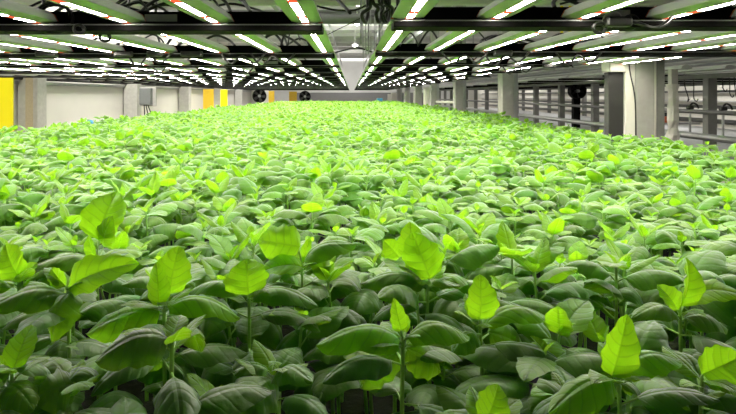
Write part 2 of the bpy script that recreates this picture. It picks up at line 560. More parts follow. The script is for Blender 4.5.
U, C = UPV, CAMV
CU = (0, -.8, .7)
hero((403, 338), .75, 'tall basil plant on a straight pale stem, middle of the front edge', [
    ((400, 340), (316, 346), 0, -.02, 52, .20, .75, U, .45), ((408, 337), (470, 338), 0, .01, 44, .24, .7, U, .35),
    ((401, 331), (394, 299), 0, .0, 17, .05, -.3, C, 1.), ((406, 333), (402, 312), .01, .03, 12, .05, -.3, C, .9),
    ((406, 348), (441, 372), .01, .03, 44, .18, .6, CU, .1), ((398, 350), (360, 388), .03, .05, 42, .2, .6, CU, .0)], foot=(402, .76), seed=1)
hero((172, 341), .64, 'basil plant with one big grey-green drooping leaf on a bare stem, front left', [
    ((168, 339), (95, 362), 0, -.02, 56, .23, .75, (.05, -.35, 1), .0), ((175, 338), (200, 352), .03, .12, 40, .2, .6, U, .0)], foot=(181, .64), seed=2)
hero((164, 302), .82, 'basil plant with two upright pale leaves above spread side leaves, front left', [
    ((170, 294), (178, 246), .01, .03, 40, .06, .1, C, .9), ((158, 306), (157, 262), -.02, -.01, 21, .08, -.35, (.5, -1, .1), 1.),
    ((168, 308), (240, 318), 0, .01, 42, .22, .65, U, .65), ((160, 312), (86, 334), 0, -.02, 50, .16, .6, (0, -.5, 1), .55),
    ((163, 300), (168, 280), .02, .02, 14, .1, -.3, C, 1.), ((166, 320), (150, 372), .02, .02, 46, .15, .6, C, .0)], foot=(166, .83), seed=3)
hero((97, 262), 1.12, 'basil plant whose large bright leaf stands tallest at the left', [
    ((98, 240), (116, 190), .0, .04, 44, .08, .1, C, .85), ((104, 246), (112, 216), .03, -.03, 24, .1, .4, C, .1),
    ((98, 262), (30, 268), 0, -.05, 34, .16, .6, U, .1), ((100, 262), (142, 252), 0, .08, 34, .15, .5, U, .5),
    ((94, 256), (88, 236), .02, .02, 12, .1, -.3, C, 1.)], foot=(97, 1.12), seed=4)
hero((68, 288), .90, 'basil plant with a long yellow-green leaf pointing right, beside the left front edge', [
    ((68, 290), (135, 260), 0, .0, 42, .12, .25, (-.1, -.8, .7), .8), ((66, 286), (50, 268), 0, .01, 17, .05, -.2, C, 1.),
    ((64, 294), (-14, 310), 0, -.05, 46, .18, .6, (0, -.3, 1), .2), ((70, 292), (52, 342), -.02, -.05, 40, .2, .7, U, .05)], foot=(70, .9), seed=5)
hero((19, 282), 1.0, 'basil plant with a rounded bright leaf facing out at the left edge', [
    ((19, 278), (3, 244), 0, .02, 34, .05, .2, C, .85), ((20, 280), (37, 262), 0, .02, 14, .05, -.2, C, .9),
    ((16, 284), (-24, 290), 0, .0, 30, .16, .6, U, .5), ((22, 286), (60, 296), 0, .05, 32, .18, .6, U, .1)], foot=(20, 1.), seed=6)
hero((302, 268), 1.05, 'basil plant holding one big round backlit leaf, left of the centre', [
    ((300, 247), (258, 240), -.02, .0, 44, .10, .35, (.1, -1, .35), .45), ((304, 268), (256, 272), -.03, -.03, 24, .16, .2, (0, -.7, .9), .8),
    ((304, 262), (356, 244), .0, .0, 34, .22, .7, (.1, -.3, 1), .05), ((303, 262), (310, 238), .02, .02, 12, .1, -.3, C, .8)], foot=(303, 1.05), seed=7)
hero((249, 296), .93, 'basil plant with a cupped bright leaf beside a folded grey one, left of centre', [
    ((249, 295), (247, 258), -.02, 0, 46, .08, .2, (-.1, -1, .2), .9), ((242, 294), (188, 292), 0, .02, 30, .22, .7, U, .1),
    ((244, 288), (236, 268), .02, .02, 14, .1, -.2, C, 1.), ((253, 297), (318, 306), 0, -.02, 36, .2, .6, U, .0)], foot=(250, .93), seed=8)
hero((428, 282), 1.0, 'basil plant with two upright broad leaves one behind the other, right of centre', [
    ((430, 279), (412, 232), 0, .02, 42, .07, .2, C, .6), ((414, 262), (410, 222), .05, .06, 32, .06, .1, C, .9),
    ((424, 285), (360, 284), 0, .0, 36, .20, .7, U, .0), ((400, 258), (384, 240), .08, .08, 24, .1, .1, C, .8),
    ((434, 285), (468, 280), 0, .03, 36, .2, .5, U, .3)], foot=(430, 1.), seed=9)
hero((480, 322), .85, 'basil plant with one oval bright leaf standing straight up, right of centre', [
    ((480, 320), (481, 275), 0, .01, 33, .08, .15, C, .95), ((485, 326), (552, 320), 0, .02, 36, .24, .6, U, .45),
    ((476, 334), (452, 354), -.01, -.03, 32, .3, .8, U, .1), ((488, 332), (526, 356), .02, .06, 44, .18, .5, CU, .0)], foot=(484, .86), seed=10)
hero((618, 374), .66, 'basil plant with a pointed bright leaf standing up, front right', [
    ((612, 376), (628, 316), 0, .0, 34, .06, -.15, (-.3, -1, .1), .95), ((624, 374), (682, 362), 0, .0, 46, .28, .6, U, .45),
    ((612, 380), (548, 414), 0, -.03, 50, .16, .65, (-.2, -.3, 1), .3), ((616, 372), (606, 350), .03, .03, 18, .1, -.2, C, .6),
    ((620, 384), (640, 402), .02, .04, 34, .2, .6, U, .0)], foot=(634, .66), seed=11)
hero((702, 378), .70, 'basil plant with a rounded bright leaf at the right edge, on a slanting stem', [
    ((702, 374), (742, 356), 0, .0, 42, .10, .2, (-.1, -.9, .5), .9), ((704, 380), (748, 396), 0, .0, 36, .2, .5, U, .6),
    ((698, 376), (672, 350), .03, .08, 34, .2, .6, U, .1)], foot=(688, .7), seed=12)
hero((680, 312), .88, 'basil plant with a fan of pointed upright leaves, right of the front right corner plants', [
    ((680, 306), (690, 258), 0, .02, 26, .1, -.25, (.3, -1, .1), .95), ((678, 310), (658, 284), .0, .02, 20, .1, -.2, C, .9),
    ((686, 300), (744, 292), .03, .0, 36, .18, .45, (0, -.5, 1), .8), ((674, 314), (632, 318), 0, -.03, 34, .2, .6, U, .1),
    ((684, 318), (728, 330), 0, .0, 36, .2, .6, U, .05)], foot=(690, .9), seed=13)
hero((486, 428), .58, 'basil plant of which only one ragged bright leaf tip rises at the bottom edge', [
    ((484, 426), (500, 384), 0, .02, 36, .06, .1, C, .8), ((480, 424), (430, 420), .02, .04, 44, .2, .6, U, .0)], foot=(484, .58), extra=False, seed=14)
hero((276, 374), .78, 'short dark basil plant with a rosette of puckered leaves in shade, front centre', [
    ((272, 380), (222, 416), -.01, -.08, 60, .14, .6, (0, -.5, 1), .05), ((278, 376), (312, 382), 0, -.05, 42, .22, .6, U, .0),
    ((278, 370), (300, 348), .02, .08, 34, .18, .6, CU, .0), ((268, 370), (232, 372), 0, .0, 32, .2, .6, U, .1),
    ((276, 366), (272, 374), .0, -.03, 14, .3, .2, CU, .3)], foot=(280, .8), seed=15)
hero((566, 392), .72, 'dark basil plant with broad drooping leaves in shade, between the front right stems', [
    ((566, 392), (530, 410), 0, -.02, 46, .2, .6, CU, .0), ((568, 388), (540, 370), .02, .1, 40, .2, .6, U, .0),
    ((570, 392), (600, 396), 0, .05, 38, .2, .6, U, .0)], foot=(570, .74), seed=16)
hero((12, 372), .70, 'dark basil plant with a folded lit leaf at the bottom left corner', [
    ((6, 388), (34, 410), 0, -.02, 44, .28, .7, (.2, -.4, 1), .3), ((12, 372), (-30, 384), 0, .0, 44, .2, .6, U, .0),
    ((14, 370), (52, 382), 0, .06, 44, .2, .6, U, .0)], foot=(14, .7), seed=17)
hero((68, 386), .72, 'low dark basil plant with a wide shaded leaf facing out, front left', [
    ((74, 384), (34, 398), 0, -.02, 48, .14, .5, CU, .0), ((70, 380), (96, 372), 0, .05, 34, .2, .6, U, .0),
    ((66, 378), (40, 366), .02, .08, 34, .2, .6, U, .1)], foot=(72, .74), seed=18)

# ------------------------------------------------------------------ the rest of the bed
BX0, BX1, BY0, BY1 = -3.1, 2.12, .50, 28.0
sp = .127
pts = []
yy = BY0 + .06
row = 0
while yy < BY1:
    xx = BX0 + (row % 2) * sp / 2
    while xx < BX1:
        pts.append((xx + random.uniform(-.036, .036), yy + random.uniform(-.03, .03)))
        xx += sp
    yy += sp * .9; row += 1
pts = [p for p in pts if not (p[0] > 1.98 and 4.66 < p[1] < 4.92)]
pts = [p for p in pts if all((p[0] - h[0]) ** 2 + (p[1] - h[1]) ** 2 > .066 ** 2 for h in hero_xy)]
XL, XR = (0 - VX) / F, (736 - VX) / F
infr = [p for p in pts if XL * p[1] - .10 < p[0] < XR * p[1] + .10 and p[1] > .60]
infr.sort(key=lambda p: p[1])
near = infr[:300 - len(hero_xy)]
nearset = set(near)
rest = [p for p in pts if p not in nearset and not (p[1] < .62 and abs(p[0]) < .5)]
ndet = 46


def plant_height(x, y):
    wave = .014 * math.sin(x * 2.3 + y * 1.1) + .012 * math.sin(y * 2.9 - x * 1.7 + 1)
    h = -.040 + wave + random.gauss(0, .026)
    if y < .95: h -= .07 * min(1, (0.98 - y) / .25)
    return h


ymax_near = near[-1][1]
for i, (x, y) in enumerate(near):
    k = random.randrange(NV)
    H = plant_height(x, y)
    px = VX + F * x / y
    side = 'left' if px < 250 else ('right' if px > 490 else 'middle')
    if i < ndet:
        where = {'left': 'left third', 'right': 'right third', 'middle': 'middle third'}[side]
        lab = f'basil plant set low between the tallest front ones, {where} of the rows'
        grp = f'basil plants filling the front rows, {side}'
    else:
        zone = 'just behind the front rows' if y < 1.75 else 'a few rows further back'
        lab = f'leafy basil plant in the crowded bed, {zone}, {side} of the picture'
        grp = f'basil plants {zone}, {side}'
    sc = (HP + H) / HP
    root = empty('basil_plant', (x, y, ACZ), lab, 'basil plant', grp, random.uniform(0, 6.28))
    root.scale = (random.uniform(.92, 1.08),) * 2 + (sc,)
    root.rotation_euler[0] = random.gauss(0, .05); root.rotation_euler[1] = random.gauss(0, .05)
    add_obj('stem', det_stem_mesh[k], root)
    if i < ndet:
        for j in range(len(VAR[k][0])):
            me, off = det_leaf_mesh[(k, j)]
            add_obj('leaf', me, root, off)
    else:
        add_obj('foliage', fol_mesh[k], root)
        add_obj('shoot_tip', tip_mesh[k], root)

# far plants: three levels of detail merged into one uncountable canopy
def lod_variants(nu, nv, lmax, seeds, boost=1.0):
    out = []
    for s_ in seeds:
        lv, st = plant_spec(s_, HP)
        m = LM()
        for j, lf in enumerate(lv[:lmax]):
            lf = list(lf); lf[4] *= boost; lf[5] *= boost
            co, f, uv, tn, mi = make_leaf(lf, nu, nv, s_ * 13 + j, 0)
            ox, oy = stem_xy(st, lf[0])
            m.add(co + np.array([ox, oy, lf[0]]), f, uv, (0, 0), 0)
            m.tone[-1] = tn
        sc_, sf, su = tube_np([st[0], st[3], st[6]], .004, .002, 3)
        m.add(sc_, sf, su, (0, 0), 1)
        out.append(m.arrays())
    return out


lods = [(5.0, lod_variants(6, 6, 12, range(300, 308))), (10.0, lod_variants(4, 4, 11, range(320, 328))), (99, lod_variants(2, 4, 9, range(340, 346)))]
CO = []; FF = []; UVs = []; TN = []; MI = []; n0 = 0
for (x, y) in rest:
    for lim, vs in lods:
        if y < lim: break
    co, f, uv, tn, mi = vs[random.randrange(len(vs))]
    sc = (HP + plant_height(x, y)) / HP
    c2 = rotz(co * np.array([1, 1, sc]), random.uniform(0, 6.28)) + np.array([x, y, ACZ])
    CO.append(c2); FF.append(f + n0); UVs.append(uv); MI.append(mi)
    t2 = tn.copy(); t2[:, 1] = (t2[:, 1] + random.random()) % 1.0
    TN.append(t2); n0 += len(co)
me = np_mesh('basil_canopy', np.concatenate(CO), np.concatenate(FF), np.concatenate(UVs), np.concatenate(TN), np.concatenate(MI))
o = bpy.data.objects.new('basil_canopy', me); COL.objects.link(o)
tag(o, 'dense far canopy of basil plants running back to the end of the bed', 'basil plants', kind='stuff')

# ------------------------------------------------------------------ the growing bed
bed = empty('growing_bed', ((BX0 + BX1) / 2, 14, 0), 'long steel growing bed filled with dark substrate under the basil', 'growing bed')
cx = (BX0 + BX1) / 2
def local(a, b): return ((a[0] - cx, a[1] - 14, a[2]), (b[0] - cx, b[1] - 14, b[2]))
m = MB(); m.box(*local((BX0 - .05, .44, .835), (BX1 + .05, 28.1, .850))); m.build('substrate', M['soil'], bed)
m = MB()
m.box(*local((BX0 - .08, .42, .70), (BX1 + .08, 28.15, .834)))
for a, b in (((BX0 - .08, .42, .834), (BX0 - .055, 28.15, .90)), ((BX1 + .055, .42, .834), (BX1 + .08, 28.15, .90)), ((BX0 - .055, 28.12, .834), (BX1 + .055, 28.15, .90)), ((BX0 - .055, .42, .834), (BX1 + .055, .437, .86))):
    m.box(*local(a, b))
m.build('tray', M['zinc'], bed)
for j in range(8):
    for x in (BX0, cx, BX1):
        y = .6 + j * 3.9
        m = MB(); m.box(*local((x - .04, y - .04, 0), (x + .04, y + .04, .699)), 0.006); m.build('leg', M['zinc'], bed)

# ------------------------------------------------------------------ crossbeams and LED bars over the bed
ZB = CZ + .24
def beams(x0, x1, dy, side, dz):
    for j in range(-1, 20):
        D = 2.0 + 1.4 * j + dy
        ordn = 'overhead before the first' if j < 0 else f'{ORD[j]} from the camera'
        if side == 'right' and j >= 2: x1 = 1.74
        e = empty('light_beam', ((x0 + x1) / 2, D, ZB + dz), f'black crossbeam holding grow lights {side} of the gap, {ordn}', 'beam', f'black crossbeams {side} of the gap')
        w = (x1 - x0) / 2
        MB().box((-w, 0, -.026 if j < 2 else -.018), (w, .13, -.0005), .003).build('flange', M['black'], e)
        inn = .018
        a, b = (-w, w - inn) if side == 'left' else (-w + .006, w)
        MB().box((a, .042, 0), (b, .088, .044), .003).build('cable_channel', M['black'], e)
        MB().box((-w + .002, -.0022, -.0072), (w - .002, -.0004, -.0035)).build('edge_highlight', M['duct'], e)  # added pale strip standing in for the highlight on the flange edge
        if j < 9:
            for q, xl in enumerate((.55, 1.35, 2.0) if side == 'left' else (.72, 1.9)):
                xx = (w - xl) if side == 'left' else (-w + xl)
                if (j + q) % 2 == 0 or j == 0:
                    MB().box((xx - .055, .0385, .010), (xx + .055, .0415, .034)).build('rating_plate', M['label'], e)


beams(-4.55, -.098, 0, 'left', 0)
beams(.135, 2.35, -.08, 'right', .004)


def prof():
    return [(-.052, .010), (-.040, .032), (-.018, .044), (.018, .044), (.040, .032), (.052, .010), (.051, .0075), (.048, .0075), (.014, 0), (-.014, 0), (-.048, .0075), (-.051, .0075)]


LEN = 1.34
def light_parts(LEN=LEN):
    m = MB(); pr = prof()
    m.loft([[(x, y, z) for x, z in pr] for y in (0, LEN)], cap=True)
    hs = m.build('housing', M['house'])
    m = MB()
    for k in range(4):
        y0 = .06 + k * .3125; y1 = min(y0 + .2525, LEN - .06)
        if y1 <= y0: continue
        m.box((-.0100, y0, -.0004), (.0100, y1, .003))
    ls = m.build('led_strip', M['led'])
    reds = []
    for k in range(5):
        y0, y1 = ((.004, .059), (.3135, .3715), (.626, .684), (.9385, .9965), (LEN - .0585, LEN - .004))[k]
        if k < 4 and y1 > LEN - .1: continue
        m = MB(); m.box((-.0125, y0, -.0006), (.0125, y1, .003))
        reds.append(m.build('red_diode', M['ledred']))
    caps = []
    for y0 in (-.006, LEN + .0005):
        m = MB(); m.loft([[(x * 1.03, y, z * 1.05 - .001) for x, z in prof()[:6]] for y in (y0, y0 + .0055)])
        caps.append(m.build('end_cap', M['redcap']))
    return [hs, ls] + reds + caps, [hs, ls]


def take(LEN_):
    lp, _ = light_parts(LEN_)
    out = [(o.name.split('.')[0], o.data) for o in lp]
    for o in lp: bpy.data.objects.remove(o)
    return out
SHORT = .84
protos = take(LEN); protos0 = take(SHORT)

off_strip = protos[1][1].copy(); off_strip.materials.clear(); off_strip.materials.append(M['cream'])
bars = []
for r_ in range(15):
    x = -(.152 + .299 * r_)
    for j in range(19): bars.append((x, j, 'left', r_, 0.0, 0.0))
for r_ in range(8):
    x = .184 + .276 * r_
    for j in range(19): bars.append((x, j, 'right', r_, -.08, .004))
bars = [(x, 2.0 + 1.4 * (j - 1) + .094 + dy, s_, r_, j, dz) for (x, j, s_, r_, dy, dz) in bars]
bars = [b for b in bars if b[0] > -4.5 and not (b[0] > 1.7 and b[4] > 2)]
bars.sort(key=lambda b: (b[4], abs(b[0])))
vis = [b for b in bars if not (b[4] == 0 and abs(b[0]) > 1.6)]
side0 = []
indiv = vis[:300]; tail = vis[300:]
for (x, y, s_, r_, j, dz) in indiv:
    lab = f'LED grow light bar, {ORD[r_]} row {s_} of the gap, {ORD[j]} from the camera'
    if s_ == 'left' and r_ >= 11: lab = 'unlit ' + lab
    e = empty('led_grow_light', (x, y, ZB + dz + .0005), lab, 'grow light', f'grow light bars {s_} of the gap')
    if j == 0:          # first-bay bars cut short out of view to darken the front plants
        e.location.y = y + LEN - SHORT
        for nm, me in protos0: add_obj(nm, me, e)
        continue
    for q, (nm, me) in enumerate(protos):
        if j > 5 and q >= 2: continue
        if s_ == 'left' and r_ >= 11:
            if nm in ('red_diode',): continue
            if nm == 'led_strip': me = off_strip
        add_obj(nm, me, e)
m = MB()
hs, ls = protos[0][1], protos[1][1]
for (x, y, s_, r_, j, dz) in tail + side0:
    for mi_, src in enumerate((hs, ls)):
        n = len(m.v)
        m.v += [(v.co.x + x, v.co.y + y, v.co.z + ZB + dz + .0005) for v in src.vertices]
        for p in src.polygons: m.f.append([n + i for i in p.vertices]); m.mi.append(mi_)
o = m.build('distant_grow_lights', [M['house'], M['led']])
tag(o, 'the farthest LED grow light bars merging at the end of the bed', 'grow lights', kind='stuff')

# ------------------------------------------------------------------ cables
def cable(pts, r, label, group=None, name='power_cable', mat='rubber', n=7):
    return tag(MB().tube(crom(pts, n), r, 6).build(name, M[mat], smooth=True), label, 'cable', group)


def coil(c, R, turns, r, label, tilt=.5, mat='rubber'):
    pts = []
    for k in range(int(turns * 16) + 1):
        t = k / 16 * 2 * math.pi
        rr = R * (1 + .08 * math.sin(t * 1.3))
        p = Vector((rr * math.cos(t), r * 1.6 * k / 16, rr * .8 * math.sin(t)))
        pts.append(Vector(c) + p)
    return tag(MB().tube(pts, r, 6).build('cable_coil', M[mat], smooth=True), label, 'cable', 'coiled cables on the first crossbeams')


coil(P(52, 18, 2.03), .062, 1.6, .006, 'black cable looped on top of the first beam at far left')
coil(P(78, 29, 1.985), .017, 1.3, .005, 'small round cable loop hanging in front of the first beam at left')
coil(P(104, 37, 2.125), .018, 1.3, .005, 'small black cable loop tucked just behind the first beam at left')
coil(P(613, 19, 1.905), .026, 2.2, .004, 'grey cable coil hanging under a light bar at right', mat='dullhouse')
coil(P(630, 22, 1.96), .026, 1.5, .006, 'black cable coil beside the grey coil at right')
coil(P(600, 28, 1.905), .020, 1.5, .006, 'black cable coil below the first right beam')
cable([P(620, 18, 2.0), P(640, 24, 1.88), P(655, 28, 1.87), P(668, 22, 1.87), P(678, 8, 1.9), P(700, -6, 2.0)], .006, 'thick black cable sagging in front of the first beam at upper right')
cable([P(640, 8, 2.05), P(660, 12, 2.0), P(690, 10, 2.0), P(736, 22, 2.05)], .005, 'black cable lying along the first beam at the right corner')
cable([P(560, 4, 2.0), P(590, -2, 2.0), P(610, 6, 2.0), P(618, 14, 1.98)], .004, 'thin black cable dropping from a light bar at upper right')
rc = random.Random(5)
def bundle(x0, x1, D, n, z0, amp, side):
    for k in range(n):
        a = rc.uniform(x0, x1); w = rc.uniform(.10, .26)
        z = ZB + z0
        h = rc.uniform(.3, 1) * amp * 1.2
        y = D + rc.uniform(.09, .19)
        pp = [Vector((a, D + .065, z)), Vector((a + w * .08, y, z + h * .5)), Vector((a + w * .4, y + .03, z + h)), Vector((a + w * .75, y + .02, z + h * .6)), Vector((a + w, D + .065, z - .002))]
        di = int(round((D - 2.0) / 1.4))
        cable(pp, rc.choice((.0045, .006, .0075)), f'black cable looping over the {ORD[di]} beam {side} of the gap', f'cable loops on the {ORD[di]} beam, {side}', n=5)
bundle(-1.25, -.15, 2.0, 12, .044, .10, 'left')
bundle(-.98, -.55, 2.0, 8, .044, .12, 'left')
bundle(.3, 1.3, 1.92, 7, .048, .07, 'right')
bundle(-2.0, -.3, 3.4, 12, .044, .11, 'left')
bundle(.3, 1.9, 3.32, 12, .048, .11, 'right')
bundle(-3.0, -.3, 4.8, 12, .044, .12, 'left')
bundle(.3, 2.1, 4.72, 10, .048, .12, 'right')
bundle(-3.6, -.3, 6.2, 10, .044, .12, 'left')
bundle(.3, 2.1, 6.12, 8, .048, .12, 'right')
# slack below the beams
for k, (x, D) in enumerate(((-.62, 3.36), (-1.15, 3.36), (-.45, 3.36), (.85, 3.28), (.62, 3.28), (1.25, 3.28), (-1.6, 4.76), (-.9, 4.76), (1.3, 4.68))):
    z = ZB + .03
    z -= .035; D += .036
    cable([(x - .12, D, z), (x - .06, D - .006, z - .05 - rc.uniform(0, .03)), (x, D - .003, z - .015), (x + .07, D - .006, z - .055), (x + .13, D, z)], .006,
          f'black cable sagging in front of the {ORD[int(round((D-2)/1.4))]} beam', f'slack cables under the {ORD[int(round((D-2)/1.4))]} beam', n=5)
for k, (x, D) in enumerate(((-.50, 2.03), (.40, 1.95))):
    pass
# black connectors / drivers tucked by the beams
for k, (px, py, D, w) in enumerate(((118, 48, 3.3, .10), (150, 46, 3.3, .08), (188, 53, 3.3, .12), (505, 45, 3.25, .10), (520, 55, 4.6, .14), (604, 30, 2.0, .08), (40, 55, 3.3, .12), (95, 60, 4.6, .2), (560, 62, 4.6, .2))):
    p = P(px, py, D)
    j = min(range(20), key=lambda q: abs(2.0 + 1.4 * q - .1 - p.y))
    yb = 2.0 + 1.4 * j + (-.08 if p.x > 0 else 0)
    o = MB().box((-w / 2, -.045, 0), (w / 2, .0, .03), .006).build('cable_connector', M['rubber'], loc=(p.x, yb, ZB - .024))
    tag(o, f'black cable connector on the {ORD[j]} beam, {ORD[k]} of those from the left corner' if 0 else f'black cable connector clipped to the front of the {ORD[j]} beam', 'connector', f'connectors on the {ORD[j]} beam')

# vertical wires hanging in the gap
CEILZ = CZ + 2.6
for k in range(11):
    px = (361, 363, 366, 368.5, 371, 374, 376, 364, 369, 379, 383)[k]
    D = (3.4, 4.8, 3.36, 3.4, 4.8, 4.8, 6.2, 7.6, 6.2, 3.4, 4.8)[k]
    x = (px - VX) / F * D
    tag(MB().tube(crom([(x, D, ZB + rc.uniform(-.02, .05)), (x + rc.uniform(-.01, .01), D, ZB + .6), (x + rc.uniform(-.02, .02), D + .03, CEILZ - .3), (x, D, CEILZ)], 4), (.0032 if k % 3 else .005), 5).build('hanging_wire', M['zinc'], smooth=True),
        'thin grey suspension wire hanging from the ceiling in the gap between the beams', 'wire', 'suspension wires in the gap')
cable([P(300, 40, 3.1), P(292, 22, 3.4), P(288, 46, 3.42)], .004, 'black cable dropping behind the first left beam')
cable([P(400, 46, 3.36), P(410, 33, 3.2), P(418, 44, 3.36)], .004, 'thin black cable behind the first right beam, nearest the gap')
cable([P(418, 46, 3.36), P(430, 30, 3.2), P(440, 44, 3.34)], .006, 'thick black cable behind the first right beam, next from the gap')
cable([P(317, 6, 3.0), P(335, 10, 3.0), P(355, 10, 3.0), P(372, 4, 3.0), P(392, 8, 3.0)], .006, 'black cable strung across the gap at the top of the picture')
cable([P(325, 36, 5.0), P(345, 26, 5.0), P(368, 16, 5.0), P(390, 20, 5.0)], .004, 'thin black cable slanting across the gap below the upper one')
for k, (x0, x1, z) in enumerate(((372, 376, .02), (378, 381, .04), (384, 392, .03), (388, 384, .05), (369, 362, .06))):
    cable([P(x0, -14, 2.6), P(x0 + 1, 2, 2.6), P((x0 + x1) / 2 + 4, 8, 2.62), P(x1, 14, 2.64), P(x1 + 3, 22, 2.7), P(x1 + 6, 12, 2.75), P(x1 + 5, -16, 2.8)], .006 if k % 2 else .009, f'black cable looped down at the top of the gap, {ORD[k]} of the bunch', 'cable bunch at the top of the gap')
cable([P(334, 53, 4.6), P(345, 50, 4.5), P(358, 48, 4.6), P(372, 52, 4.7)], .006, 'short black cable crossing the gap beside the second beam')

# ------------------------------------------------------------------ ceiling, walls, floor
WX0, WX1, WY0, WY1 = -6.2, 9.0, -1.5, 46
struct(MB().box((WX0 - .2, WY0, -.1), (WX1 + .2, WY1, 0)).build('floor', M['floor']))
struct(MB().box((WX0 - .2, WY0, CEILZ), (WX1 + .2, WY1, CEILZ + .1)).build('ceiling', M['ceil']))
m = MB(); m.box((WX0 - .2, WY0, 0), (WX0, WY1, CEILZ)); struct(m.build('wall_left', M['wall']))
m = MB(); m.box((WX1, WY0, 0), (WX1 + .2, WY1, CEILZ)); struct(m.build('wall_right', M['wall']))
m = MB(); m.box((WX0, WY1, 0), (WX1, WY1 + .2, CEILZ)); struct(m.build('wall_far', M['ceil']))
tag(MB().box((-4.5, WY1 - .12, 0), (5.5, WY1 - .01, CZ + .18), .01).build('dark_curtain', M['duct']), 'dark grey curtain low across the far end wall', 'curtain')
m = MB(); m.box((WX0, WY0 - .2, 0), (WX1, WY0, CEILZ)); struct(m.build('wall_back', M['concd']))
# ceiling joists and services
for k in range(18):
    y = 2.6 + k * 2.5
    o = MB().box((WX0, y, CEILZ - .14), (WX1, y + .12, CEILZ - .002)).build('trim_%d' % (k + 1), M['dullhouse']); struct(o)
for k, (y, r, z) in enumerate(((4.6, .035, .72), (7.4, .065, .94), (13.0, .10, 1.75))):
    o = MB().tube([(WX0 + .1, y, CZ + z), (WX1 - .1, y, CZ + z)], r, 20).build('ceiling_duct', M['duct'] if k else M['cream'], smooth=True)
    tag(o, ('pale round pipe crossing overhead at the top of the gap', 'dark round duct crossing the gap behind the first beam', 'grey round duct crossing the gap further back')[k], 'duct')
for k, (x, z) in enumerate(((-.7, 2.2), (.9, 2.1), (1.6, 1.5), (-1.4, 1.6), (-2.6, 1.7), (2.4, 1.4))):
    o = MB().tube([(x, 3, CZ + z), (x, 45, CZ + z)], .035 + .01 * (k % 3), 10).build('ceiling_pipe', M['zinc'], smooth=True)
    tag(o, f'long grey pipe running back under the ceiling, {ORD[sorted([-.7,.9,1.6,-1.4,-2.6,2.4]).index(x)]} from the left', 'pipe', 'ceiling pipes')
# hall lamps
lampspots = [(358, 3), (357, 23), (355, 45), (439, 2), (433, 8), (400, 45)]
for k, (px, py) in enumerate(lampspots):
    D = 1.30 * F / (95 - py); x = (px - VX) * D / F
    e = empty('ceiling_lamp', (x, D, CZ + 1.30), f'small round white ceiling lamp, {("highest in the gap","middle one in the gap","lowest in the gap","top one above the right beam","lower one above the right beam","seen between the first two right beams")[k]}', 'lamp', 'round ceiling lamps')
    m = MB(); m.cyl((0, 0), .05, .0, .06, 20); m.cyl((0, 0), .012, .061, CEILZ - CZ - 1.301, 8); m.build('lamp_body', M['dullhouse'], e, smooth=False)
    m = MB(); m.loft([[((.042 * D / 9) * math.cos(a) * s_, (.042 * D / 9) * math.sin(a) * s_, z) for a in [2 * math.pi * q / 16 for q in range(16)]] for s_, z in ((1, -.001), (.8, -.03), (.3, -.045))]); m.build('bulb', M['lamp'], e, smooth=True)

# left wall: rails, columns, panels
tag(MB().box((WX0 + .001, 3, CZ + .20), (WX0 + .06, 45, CZ + .26), .008).build('wall_rail', M['zinc']), 'grey metal rail running along the top of the left wall', 'rail')
tag(MB().tube([(WX0 + .11, 3, CZ + .31), (WX0 + .11, 45, CZ + .31)], .03, 8).build('wall_pipe', M['dark'], smooth=True), 'dark pipe running along the left wall above the rail', 'pipe')
for k in range(7):
    D = 11.25 + 5.15 * k
    X = -5.95
    e = empty('wall_column', (X, D, 0), f'pale square column on the left wall, {ORD[k]} from the camera', 'column', 'columns on the left wall')
    MB().box((-.22, -.17, 0), (.15, .17, CEILZ - .29), .01).build('column_shaft', M['conc'] if k else M['conc'], e)
    if k == 0:
        MB().box((-.07, -.176, 0), (.07, -.1705, CEILZ - .29)).build('dotted_strip', M['beige'], e)
for k, (px, D, w, mt, lab) in enumerate(((4, 9.6, .30, 'yellow', 'big bright yellow dotted board cut by the left edge'), (208.5, 22.6, .40, 'yellowdull', 'ochre yellow board by the left wall, wider of the middle pair'),
                                     (224, 24.2, .28, 'yellow', 'bright yellow narrow board, right one of the middle pair'), (271.5, 33, .32, 'yellowdull', 'small ochre board far down the left wall'),
                                     (293, 38, .5, 'yellowdull', 'farthest ochre board near the end of the left wall'))):
    x = (px - VX) * D / F
    e = empty('yellow_board', (x, D, 0), lab, 'board', 'yellow boards along the left wall')
    top = (CZ + .30 if k == 0 else CZ + .22)
    MB().box((-w / 2, -.02, .06), (w / 2, .02, top), .004).build('board', M[mt], e)
    MB().box((-w / 2 - .02, -.05, 0), (w / 2 + .02, .05, .059), .004).build('foot', M['dark'], e)
e = empty('electrical_box', (-5.72, 16.2 - .2, CZ), 'grey electrical box with cables on the second left column', 'electrical box')
e.location = ((146 - VX) * 16.0 / F, 16.0, CZ)
MB().box((-.15, -.09, -.26), (.15, .09, .18), .01).build('enclosure', M['ebox'], e)
MB().box((-.13, -.097, -.24), (.13, -.091, .16), .004).build('door', M['ebox'], e)
for k in range(3):
    MB().tube(crom([(-.05 + .05 * k, 0, -.26), (-.04 + .08 * k, 0, -.45), (-.02 + .13 * k, .0, -.75)], 4), .014, 6).build('cable', M['rubber'], e, smooth=True)
MB().box((-.20, .091, -.30), (.24, .14, .22)).build('mounting_plate', M['conc'], e)
e = empty('blue_marker', P(90, 120, 7.6), 'small round blue cap sticking up at the left edge of the basil', 'cap')
m = MB(); m.loft([[(.032 * s_ * math.cos(a), .032 * s_ * math.sin(a), z) for a in [2 * math.pi * q / 14 for q in range(14)]] for s_, z in ((.8, -.03), (1, -.015), (1, .012), (.75, .03), (.2, .036))]); m.build('cap', M['blue'], e, smooth=True)
m = MB(); zc = e.location.z; m.tube([(0, 0, -.03), (0, 0, ACZ - zc)], .008, 6); m.build('stick', M['zinc'], e)
e.location.x = -2.95; e.location.y = 6.78


